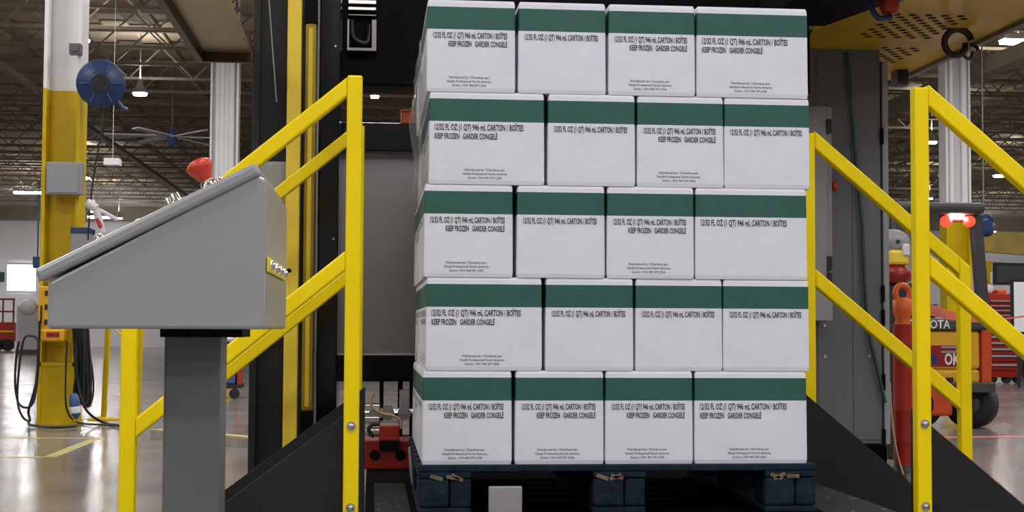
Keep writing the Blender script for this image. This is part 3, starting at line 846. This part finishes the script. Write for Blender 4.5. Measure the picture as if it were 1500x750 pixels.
BODY = {'S': carton_mesh(CS, CL, 'carton_short'), 'L': carton_mesh(CL, CS, 'carton_long')}
SEAM = {}
for k_, (w_, d_) in dict(S=(CS, CL), L=(CL, CS)).items():
    q = MB().box(-w_ / 2 + .012, w_ / 2 - .012, .006, d_ * .49, CH - .0004, CH).box(-w_ / 2 + .012, w_ / 2 - .012, d_ * .51, d_ - .006, CH - .0004, CH)
    SEAM[k_] = q.mesh('top_flap', 'tape')
T1 = '12/32 FL OZ (1 QT) 946 mL CARTON / BOÎTES'
T2 = 'KEEP FROZEN   GARDER CONGELÉ'
AD = ('Distributed by / Distribué par:', 'Nestlé Professional North America', 'Solon, OH 44139 USA')


def printed(face, full, parent, loc, rz=0):
    W = CS if face == 'S' else CL; x0 = -W / 2; h = CH; L = []
    if face == 'S':
        L.append(('contents_line', T1, x0 + .075 * W, h * .585, .83 * W, .064 * h, .02))
        if full: L.append(('storage_line', T2, x0 + .905 * W - .66 * W, h * .495, .66 * W, .06 * h, .022))
    else:
        L.append(('contents_line', T1, x0 + .05 * W, h * .585, .765 * W, .068 * h, .02))
        if full: L.append(('storage_line', T2, x0 + .05 * W, h * .49, .54 * W, .062 * h, .022))
    if full:
        for i, (s_, wd) in enumerate(zip(AD, (.125, .137, .106))):
            L.append(('address_line', s_, -wd / 2 - .006, h * (.145 - .043 * i), wd, .026 * h, .006))
    for n, q in enumerate(L):
        put(q[0], text_mesh(f'{q[0]}_{face}_{n}', [q[1:]], 'ink'), parent, loc, rz)


def carton(kind, x, y, z, full, label, left_side=None, dyaw=0.0, group='white cartons on the blue pallet'):
    t = thing('carton', label, 'carton', SX @ Vector((x, y, z)), group, RZ + dyaw)
    put('body', BODY[kind], t, (0, 0, 0)); put('top_flap', SEAM[kind], t, (0, 0, 0))
    if full is not None:
        printed(kind, full, t, (0, -.0007, 0))
    if left_side is not None:
        wd, dp = (CS, CL) if kind == 'S' else (CL, CS)
        printed('L' if kind == 'S' else 'S', left_side, t, (-wd / 2 - .0007, dp / 2, 0), -PI / 2)
    return t


ROWS = [  # top to bottom: pixel edges of each front carton, full print?
    ([(624, 757), (759, 889), (891, 1020), (1022, 1184)], 'SSSL', (1, 0, 1, 1), 65),
    ([(628, 799), (803, 931), (935, 1060), (1063, 1184)], 'LSSS', (1, 0, 1, 0), 200),
    ([(620, 753), (757, 887), (890, 1017), (1019, 1184)], 'SSSL', (1, 0, 1, 0), 335),
    ([(622, 797), (799, 929), (932, 1059), (1061, 1184)], 'LSSS', (1, 0, 0, 0), 472),
    ([(618, 751), (755, 885), (888, 1015), (1018, 1184)], 'SSSL', (1, 1, 1, 1), 612)]
RN = ('top row', 'second row from the top', 'middle row', 'fourth row from the top', 'bottom row')
PN = ('leftmost', 'second from left', 'third from left', 'rightmost')
inv = SX.inverted()
random.seed(11)
for r, (edges, kinds, fulls, ymid) in enumerate(ROWS):
    z = ZP + PH + (4 - r) * (CH + .0001)
    fr = []
    for i, ((e0, e1), kd) in enumerate(zip(edges, kinds)):
        # point on the stack's front plane under the pixel
        pt = at((e0 + e1) / 2, ymid, 4.5); pt = at((e0 + e1) / 2, ymid, 4.5 + math.tan(RZ) * (pt.x - bl.x))
        xl_ = (inv @ pt).x; w_ = CS if kd == 'S' else CL
        if i and xl_ - w_ / 2 < fr[-1] + .001: xl_ = fr[-1] + .001 + w_ / 2
        fr.append(xl_ + w_ / 2)
        txt = 'with two print lines and address' if fulls[i] else 'with a single print line'
        lab = f"{'wide' if kd == 'L' else 'narrow'} white carton with green band, {PN[i]} in the {RN[r]}"
        carton(kd, xl_, .004 + random.uniform(0, .003), z, fulls[i], lab, (r % 2) if i == 0 else None, random.uniform(-.003, .003) if 0 < i < 3 else 0)
        if i == 0: xL = xl_ - w_ / 2
        if i == 3: xR = xl_ + w_ / 2
    # cartons behind, down both sides of the pallet
    lk = 'S' if kinds[0] == 'S' else 'L'; rk = 'L' if lk == 'S' else 'S'
    for kd, xe, sd in ((lk, xL, 1), (rk, xR, -1)):
        w_, d_ = (CS, CL) if kd == 'S' else (CL, CS); n = 3 if kd == 'S' else 4; gap = .006 if kd == 'S' else .004
        for k in range(1, n):
            carton(kd, xe + sd * (w_ / 2 + random.uniform(0, .002)), .007 + k * (d_ + gap), z, None,
                   f"{'left' if sd > 0 else 'right'} side carton of the {RN[r]}, {('', 'second', 'third', 'fourth')[k]} back from the front",
                   (k % 2) if sd > 0 else None)
# torn stretch film on the left side
k = MB(); ny, nz = 14, 26; vs = []
for j in range(nz + 1):
    zz = 1.32 + .42 * j / nz
    for i in range(ny + 1):
        yy = .015 + .75 * i / ny
        bul = math.exp(-((zz - 1.565) / .07) ** 2) * .016 + .004
        vs.append(SX @ Vector((-.012 - bul - .002 * math.sin(i * .9 + j * .5) - .002 * math.sin(j * .8), yy + .006 * math.sin(j * .7), zz)))
fs = [(j * (ny + 1) + i, j * (ny + 1) + i + 1, (j + 1) * (ny + 1) + i + 1, (j + 1) * (ny + 1) + i) for j in range(nz) for i in range(ny)]
k.add(vs, fs, 0, True)
o = one(k, 'stretch_film', 'film', 'loose clear stretch film clinging to upper left side of the carton stack', 'film')
sd = o.modifiers.new('thickness', 'SOLIDIFY'); sd.thickness = .0006
# white plate under the pallet mouth
p, q = at(716, 713, 4.44), at(765, 750, 4.44)
one(MB().box(p.x, q.x, 4.44, 4.462, PZ - .004, p.z), 'fork_stop', 'grey_lt', 'small pale grey upright plate before the pallet opening, below the second carton', 'plate', .004)

# ------------------------------------------------------------------ operator console
CYF = 2.75; CD = .66
A = lambda x, y: at(x, y, CYF)
x_l, x_r = A(69, 460).x, A(388, 460).x
zbt = A(250, 482).z
con = thing('operator_console', 'grey sloped operator console on a square pedestal at front left', 'console', (A(257, 600).x, CYF + CD / 2, 0))
top = [A(66, 409), A(385, 254)]
zl = top[0].z
prof = [Vector((x_l, CYF, zbt)), Vector((x_r, CYF, zbt)), Vector((x_r, CYF, A(388, 263).z)), Vector((A(376, 254).x, CYF, A(376, 256).z)), Vector((x_l, CYF, A(70, 414).z))]
MB().prism(prof, (0, CD, 0)).build('body', 'grey', con, .006)
zb1_, zb0_ = A(386, 376).z, A(386, 398).z
MB().box(x_r + .001, x_r + .006, CYF + .01, CYF + CD - .12, zb0_, zb1_).build('side_bar', 'yellow', con, .002)  # yellow bar along the side face of the body
for dy in (.05, .20, .33, .46):
    MB().lathe((x_r + .006, CYF + dy, (zb0_ + zb1_) / 2), (1, 0, 0), [(0, .009), (.005, .009), (.009, .004)], 12).build('bolt', 'chrome', con)
# hinged lid: a folded sheet following the slope
l0, l1 = A(59, 414), A(384, 256); u0, u1 = A(62, 402), A(376, 243)
l2 = A(394, 272)
sd_ = (l1 - l0).normalized(); nrm = Vector((-sd_.z, 0, sd_.x))
th = .026
lid = [l0, l1, l1 + nrm * th, l0 + nrm * th]
lid = [v + Vector((0, -.008, 0)) for v in lid]
MB().prism(lid, (0, CD + .016, 0)).build('lid', 'grey', con, .008)
# pedestal
p0, p1 = A(213, 600).x, A(293, 600).x
pd = (CYF + .2, CYF + .2 + (p1 - p0) * 1.3)
MB().box(p0 + .004, p1 + .016, pd[0], pd[1], .012, zbt - .004).build('pedestal', 'grey_cab', con, .006)
MB().box(p0 - .03, p1 + .05, pd[0] - .03, pd[1] + .03, 0, .012).build('base_plate', 'grey_dk', con, .003)
MB().box(p0 - .0, p1 + .06, pd[0] - .03, pd[1] + .03, zbt - .016, zbt).build('mounting_plate', 'black', con)


def on_slope(px, dy):         # a point on the lid's upper face, dy behind the front edge
    f = (px - 59) / (384 - 59); v = l0 + (l1 - l0) * f + nrm * th
    return Vector((v.x, CYF + dy, v.z))


def cap(px, dy, prof, m, name, par=con, **tags):
    c = on_slope(px, dy); return MB().lathe(c, nrm, prof, 20).build(name, m, par, **tags)


cap(310, .10, [(0, .019), (.012, .019), (.014, .015), (.022, .015)], 'chrome', 'collar')
cap(310, .10, [(.022, .012), (.03, .014), (.046, .0245), (.053, .0255), (.060, .024), (.066, .014)], 'button', 'stop_button', label='red mushroom emergency stop button')
for px, dy in ((322, .2), (327, .08), (317, .30)):
    cap(px, dy, [(0, .012), (.008, .012), (.01, .008), (.016, .006)], 'chrome', 'push_button')
for px, dy in ((252, .1), (259, .22), (262, .08), (246, .34)):
    cap(px, dy, [(0, .015), (.009, .015), (.012, .010), (.024, .010), (.026, .004)], 'chrome', 'push_button')
for px, dy in ((201, .1), (206, .2), (197, .3)):
    cap(px, dy, [(0, .012), (.006, .012), (.008, .009), (.014, .007)], 'chrome', 'push_button')
for px, dy in ((146, .08), (152, .14)):
    cap(px, dy, [(0, .013), (.008, .013), (.012, .009), (.018, .006)], 'chrome', 'push_button')
# key switch with key and tag at the lower part of the slope
c = on_slope(138, .22)
MB().lathe(c, nrm, [(0, .022), (.012, .022), (.014, .016), (.035, .016)], 18).build('key_switch', 'grey_lt', con)
e = c + nrm * .035
k = MB().cyl(e, e + Vector((-.012, 0, .05)), .008, n=10).cyl(e + Vector((-.012, 0, .05)), e + Vector((-.03, 0, .062)), .009, n=10)
k.cyl(e + Vector((-.02, 0, .055)), e + Vector((.03, 0, .028)), .004, n=8).build('key', 'tape', con)
MB().cyl(e + Vector((-.009, -.006, .03)), e + Vector((-.001, -.006, .012)), .0045, n=8).build('key_tag', 'red', con)
cap(148, .30, [(0, .018), (.02, .018), (.026, .012), (.03, .004)], 'grey_lt', 'selector_knob')

# ------------------------------------------------------------------ right background
# red delineator post
Y = 7.72; p0, p1 = at(1309, 560, Y).x, at(1337, 560, Y).x; xc = (p0 + p1) / 2; r = (p1 - p0) / 2
t = thing('delineator_post', 'red round delineator post beside the grey cabinet, behind the right front railing', 'post', (xc, Y, 0))
z = lambda y_: at(1322, y_, Y).z
MB().lathe((xc, Y, .0), (0, 0, 1), [(0, .19), (.04, .19), (.06, r * 1.25), (.12, r)], 24).build('foot', 'hosem', t)
zs_ = [.12, z(645), z(600), z(503), z(475)]
for a, b in zip(zs_, zs_[1:-1] + [zs_[-1]]):
    MB().lathe((xc, Y, a), (0, 0, 1), [(0, r), (b - a - .008, r * .985), (b - a - .004, r * 1.05), (b - a, r * 1.05)], 24).build('sleeve', 'red', t)
MB().lathe((xc, Y, zs_[-1]), (0, 0, 1), [(0, r * .8), (.03, r * .7), (.06, r * .95), (z(440) - zs_[-1], r), (z(436) - zs_[-1], r * .6)], 20).build('head', 'orange', t)
c = Vector((xc, Y, z(430)))
MB().tube([c + Vector((math.cos(a) * .04, 0, math.sin(a) * .045)) for a in [k * .42 for k in range(16)]], .016, 8).build('loop_handle', 'orange', t)
# barrier tape from the post head
pts = [at(1337, 449, Y), at(1365, 454.5, 8.4), at(1435, 469, 9.6), at(1520, 461, 11.5)]
P3 = smooth(pts, 8); k = MB(); hw = .033; vs = []
for i, v in enumerate(P3):
    h = hw * (1 if i < 9 else max(.18, 1 - (i - 9) * .08)); vs += [v + Vector((0, 0, h)), v - Vector((0, 0, h))]
k.add(vs, [(2 * i, 2 * i + 1, 2 * i + 3, 2 * i + 2) for i in range(len(P3) - 1)])
bt = thing('barrier_tape', 'orange barrier tape with dark lettering stretched right from the red post', 'tape', at(1400, 468, 9))
o = k.build('ribbon', 'orange_tape', bt); sd = o.modifiers.new('thickness', 'SOLIDIFY'); sd.thickness = .002
v0, v1 = pts[1], pts[2]
tm = text_mesh('tape_text', [('LEUGER   JAC', 0, -.02, .40, .04, .01)], 'red_dk')
dv = (v1 - v0); put('lettering', tm, bt, v0 + dv * .0 - ORG[bt.name] + Vector((.0, -.012, .01)), rot=(0, math.atan2(-dv.z, dv.x) + .05, math.atan2(dv.y, dv.x)))
one(MB().tube([at(1303, 560, 7.5), at(1306, 610, 7.5), at(1313, 660, 7.5), at(1323, 695, 7.5)], .006, 6), 'ground_wire', 'tan', 'thin tan wire slanting down in front of the red post', 'cable')

# forklift
Y = 12.2
fx = lambda px: at(px, 480, Y).x
fz = lambda px, py: at(px, py, Y).z
xa, xb = fx(1322), fx(1452)
fk = thing('forklift', 'forklift truck with grey overhead guard and yellow rear, parked behind the right railing', 'forklift', ((xa + xb) / 2, Y + .8, 0))
zr = fz(1390, 297)
MB().box(fx(1306), fx(1440), Y - .1, Y + 1.5, zr - .1, zr).build('roof', 'dgrey', fk, .04)
for x in (fx(1314), fx(1426)):
    MB().prism([(x, Y, zr - .1), (x + .09, Y, zr - .1), (x + .09 + (.06 if x > 4.5 else -.06), Y, 1.0), (x + (.06 if x > 4.5 else -.06), Y, 1.0)], (0, .1, 0)).build('pillar', 'dgrey', fk, .01)
    MB().box(x, x + .08, Y + 1.35, Y + 1.45, .9, zr - .1).build('pillar', 'dgrey', fk)
zb0, zb1 = fz(1400, 484), fz(1400, 466)
MB().box(xa, fx(1446), Y - .04, Y + 1.4, zb0, zb1).build('cowl', 'dgrey', fk, .03)
z0 = fz(1400, 562)
MB().box(xa, fx(1436), Y, Y + .35, fz(1400, 541), zb0).build('counterweight', 'fyel', fk, .03)
MB().box(xa, fx(1436), Y + .0, Y + .35, z0, fz(1400, 541)).build('counterweight', 'fyel', fk, .03)
g = MB().box(fx(1362), fx(1406), Y - .004, Y + .01, fz(1380, 537), fz(1380, 506)).build('plate_recess', 'red_dk', fk)
for yy in (507, 514):
    MB().box(fx(1378), fx(1406), Y - .012, Y - .004, fz(1390, yy + 3), fz(1390, yy)).build('slat', 'grey_lt', fk)
MB().box(fx(1362), fx(1372), Y - .012, Y - .004, fz(1370, 533), fz(1370, 520)).build('sticker', 'blue', fk)
tm = text_mesh('oki', [('OKI', 0, 0, fx(1407) - fx(1382), .10, .03)], 'paper')
put('lettering', tm, fk, Vector((fx(1382), Y - .016, fz(1390, 534))) - ORG[fk.name])
tm = text_mesh('maker', [('TOYOTA', 0, 0, fx(1389) - fx(1330), .075, .02)], 'paper')
put('lettering', tm, fk, Vector((fx(1330), Y - .046, fz(1380, 481))) - ORG[fk.name])
MB().box(fx(1437), fx(1452), Y - .02, Y + 1.0, fz(1440, 563), fz(1440, 481)).build('side_panel', 'fred', fk, .02)
MB().box(fx(1380), fx(1453), Y - .06, Y + .5, fz(1440, 575), fz(1440, 560)).build('bumper', 'dgrey', fk, .01)
MB().box(fx(1335), fx(1397), Y + .02, Y + .6, fz(1380, 610), fz(1380, 562)).build('chassis', 'fred', fk, .03)
MB().box(fx(1385), fx(1395), Y - .01, Y + .02, fz(1390, 562), fz(1390, 553)).build('tow_pin', 'hosem', fk)
for x, rr in ((fx(1428), .21), (fx(1345), .21)):
    k = MB().lathe((x + .14, Y + .3, rr), (-1, -.9, 0), [(0, rr * .8), (.02, rr), (.2, rr), (.22, rr * .8)], 26)
    k.build('wheel', 'tyre', fk)
    MB().lathe((x + .0, Y + .14, rr), (-1, -.9, 0), [(0, rr * .5), (.02, rr * .45), (.03, rr * .2)], 18).build('hub', 'dgrey', fk)
MB().box(fx(1363), fx(1388), Y + .4, Y + .8, zb1, fz(1380, 412)).box(fx(1363), fx(1398), Y + .3, Y + .8, zb1, zb1 + .14).build('seat', 'hosem', fk, .05)
a, b = fz(1400, 308), fz(1400, 324)
MB().box(fx(1384), fx(1420), Y + .02, Y + .12, b, a + .02).build('beacon_housing', 'red', fk, .02)
MB().box(fx(1394), fx(1414), Y + .005, Y + .03, fz(1400, 320), fz(1400, 315)).build('beacon_lens', 'lens', fk)
for px in (1387, 1421):
    c = at(px, 324, Y); MB().lathe((c.x, Y + .03, c.z), (0, -1, 0), [(0, .05), (.04, .045), (.06, .02)], 14).build('tail_lamp', 'redlamp', fk)
# motor and dome behind the near post (clutter seen through the gap)
Y = 9.4
p, q = at(1300, 338, Y), at(1336, 372, Y)
t = thing('hydraulic_unit', 'grey hydraulic unit with a yellow cap, in the gap right of the cabinet', 'motor', ((p.x + q.x) / 2, Y + .1, 0))
c = at(1316, 356, Y)
MB().lathe((c.x, Y + .15, c.z), (0, -1, 0), [(0, .09), (.03, .1), (.12, .09), (.14, .03)], 20).build('motor', 'grey_lt', t)
MB().cyl((c.x, Y - .0, c.z + .01), (c.x, Y + .02, c.z + .01), .012, n=10).build('plug', 'hosem', t)
c2 = at(1318, 388, Y); MB().box(c2.x - .07, c2.x + .07, Y, Y + .14, c2.z, c2.z + .1).build('cap', 'yellow_pale', t, .02)
MB().box(c2.x + .02, c2.x + .07, Y - .01, Y + .12, c2.z + .06, c2.z + .14).build('valve', 'paper', t, .01)
c3 = at(1318, 402, Y); MB().lathe((c3.x, Y + .08, c3.z - .07), (0, 0, 1), [(0, .04), (.03, .10), (.09, .11), (.13, .07), (.14, .02)], 20).build('dome', 'red_dk', t)
MB().box(c3.x - .08, c3.x + .08, Y + .02, Y + .2, 0, c3.z - .07).build('stand', 'hosem', t, .01)
# toolbox
Y = 22.6; gx = lambda px: at(px, 480, Y).x; gz = lambda py: at(1470, py, Y).z
t = thing('tool_chest', 'red rolling tool chest with pale drawer pulls at the far right', 'tool chest', (gx(1470), Y + .3, 0))
MB().box(gx(1448), gx(1496), Y, Y + .5, gz(553), gz(478)).build('lower_cabinet', 'red_dk', t, .01)
MB().box(gx(1449), gx(1487), Y + .02, Y + .5, gz(478), gz(430)).build('upper_chest', 'red', t, .01)
for i, yy in enumerate((440, 447, 454, 461)):
    d = MB().box(gx(1450), gx(1486), Y + .0, Y + .03, gz(yy + 5), gz(yy)).build('drawer', 'red_dk', t)
    MB().box(gx(1451), gx(1485), Y - .02, Y, gz(yy + 2), gz(yy)).build('pull', 'grey_lt', d)
for i, yy in enumerate((482, 492, 501, 510, 520, 533)):
    d = MB().box(gx(1450), gx(1493), Y - .02, Y + .01, gz(yy + 9), gz(yy)).build('drawer', 'red_dk', t)
    MB().box(gx(1451), gx(1490), Y - .04, Y - .02, gz(yy + 3), gz(yy)).build('pull', 'grey_lt', d)
for px in (1453, 1474, 1490):
    MB().cyl((gx(px), Y + .05, .075), (gx(px) + .05, Y + .1, .075), .075, n=16).box(gx(px), gx(px) + .03, Y + .06, Y + .09, .075, gz(553)).build('caster', 'hosem', t)
p = [gx(1440), gx(1470), gz(425), gz(414)]
one(MB().box(p[0] + .1, p[1], Y + .41, Y + .49, gz(430), p[3]), 'parts_bin', 'red_dk', 'dark red bin at the back of the tool chest top', 'bin', .02)
one(MB().box(gx(1445), gx(1462), Y + .1, Y + .4, gz(430), gz(416)), 'plastic_bag', 'paper', 'pale crumpled bag on top of the tool chest', 'bag', .06)
one(MB().box(gx(1466), gx(1480), Y + .1, Y + .4, gz(430), gz(424)), 'rag_box', 'orange_tape', 'small orange red box on top of the tool chest', 'box', .02)
# boards
Y = 21.
t = thing('white_board', 'white notice board with black frame at the right edge', 'board', at(1495, 490, Y))
p, q = at(1481, 409, Y), at(1530, 490, Y)
MB().box(p.x, q.x, Y, Y + .04, q.z, p.z).build('frame', 'hosem', t); MB().box(p.x + .04, q.x - .04, Y - .006, Y, q.z + .04, p.z - .04).build('sheet', 'paper', t)
MB().box(p.x + .1, p.x + .14, Y + .01, Y + .05, 0, q.z).box(q.x - .14, q.x - .1, Y + .01, Y + .05, 0, q.z).build('stand', 'hosem', t)
Y = 25.; p, q = at(1456, 385, Y), at(1530, 418, Y)
t = thing('wall_screen', 'dark grey flat screen above the tool chest at the right edge', 'screen', ((p.x + q.x) / 2, Y, q.z))
MB().box(p.x, q.x, Y, Y + .06, q.z, p.z).build('frame', 'hosem', t); MB().box(p.x + .05, q.x - .05, Y - .006, Y, q.z + .05, p.z - .05).build('panel', 'dgrey', t)
MB().box(p.x + .5, p.x + .58, Y + .02, Y + .06, 0, q.z).build('pole', 'hosem', t)
# crane beam
Y = 27.; p, q = at(1434, 368, Y), at(1560, 350, Y); z0, z1_ = at(1434, 392, Y).z, at(1434, 366, Y).z
t = thing('crane_runway', 'yellow crane runway beam with white lower strip in the right background', 'beam', (p.x + 2, Y, 0))
dx = 5.0
MB().prism([(p.x, Y, at(1434, 368, Y).z), (p.x + dx, Y + 4.0, at(1434, 368, Y).z), (p.x + dx, Y + 4., at(1434, 340, Y).z + .3), (p.x, Y, at(1434, 340, Y).z)], (0, .2, 0)).build('beam', 'yellow_col', t)
MB().prism([(p.x, Y - .01, at(1434, 382, Y).z), (p.x + dx, Y + 3.99, at(1434, 382, Y).z), (p.x + dx, Y + 3.99, at(1434, 369, Y).z), (p.x, Y - .01, at(1434, 369, Y).z)], (0, .2, 0)).build('lower_strip', 'paper', t)
MB().box(p.x + .05, p.x + .3, Y + .1, Y + .3, at(1434, 398, Y).z, at(1434, 382, Y).z).build('bracket', 'yellow_col', t)
for dx_ in (.15, 4.6): MB().box(p.x + dx_, p.x + dx_ + .12, Y + dx_ * .8, Y + dx_ * .8 + .2, 0, at(1434, 383, Y).z).build('leg', 'yellow_col', t)
c = at(1441, 331, 21.5)
t = thing('cord_reel', 'dark blue cord reel hanging behind the forklift pillar', 'reel', c - Vector((0, 0, .16)))
MB().lathe(c, (.3, -1, 0), [(-.08, .1), (-.07, .17), (-.04, .16), (.04, .16), (.06, .17), (.08, .09)], 22).build('drum', 'blue', t)
MB().cyl(c + Vector((0, 0, .15)), (c.x, c.y, ZC), .012, n=6).build('hanger', 'joist_dk', t)
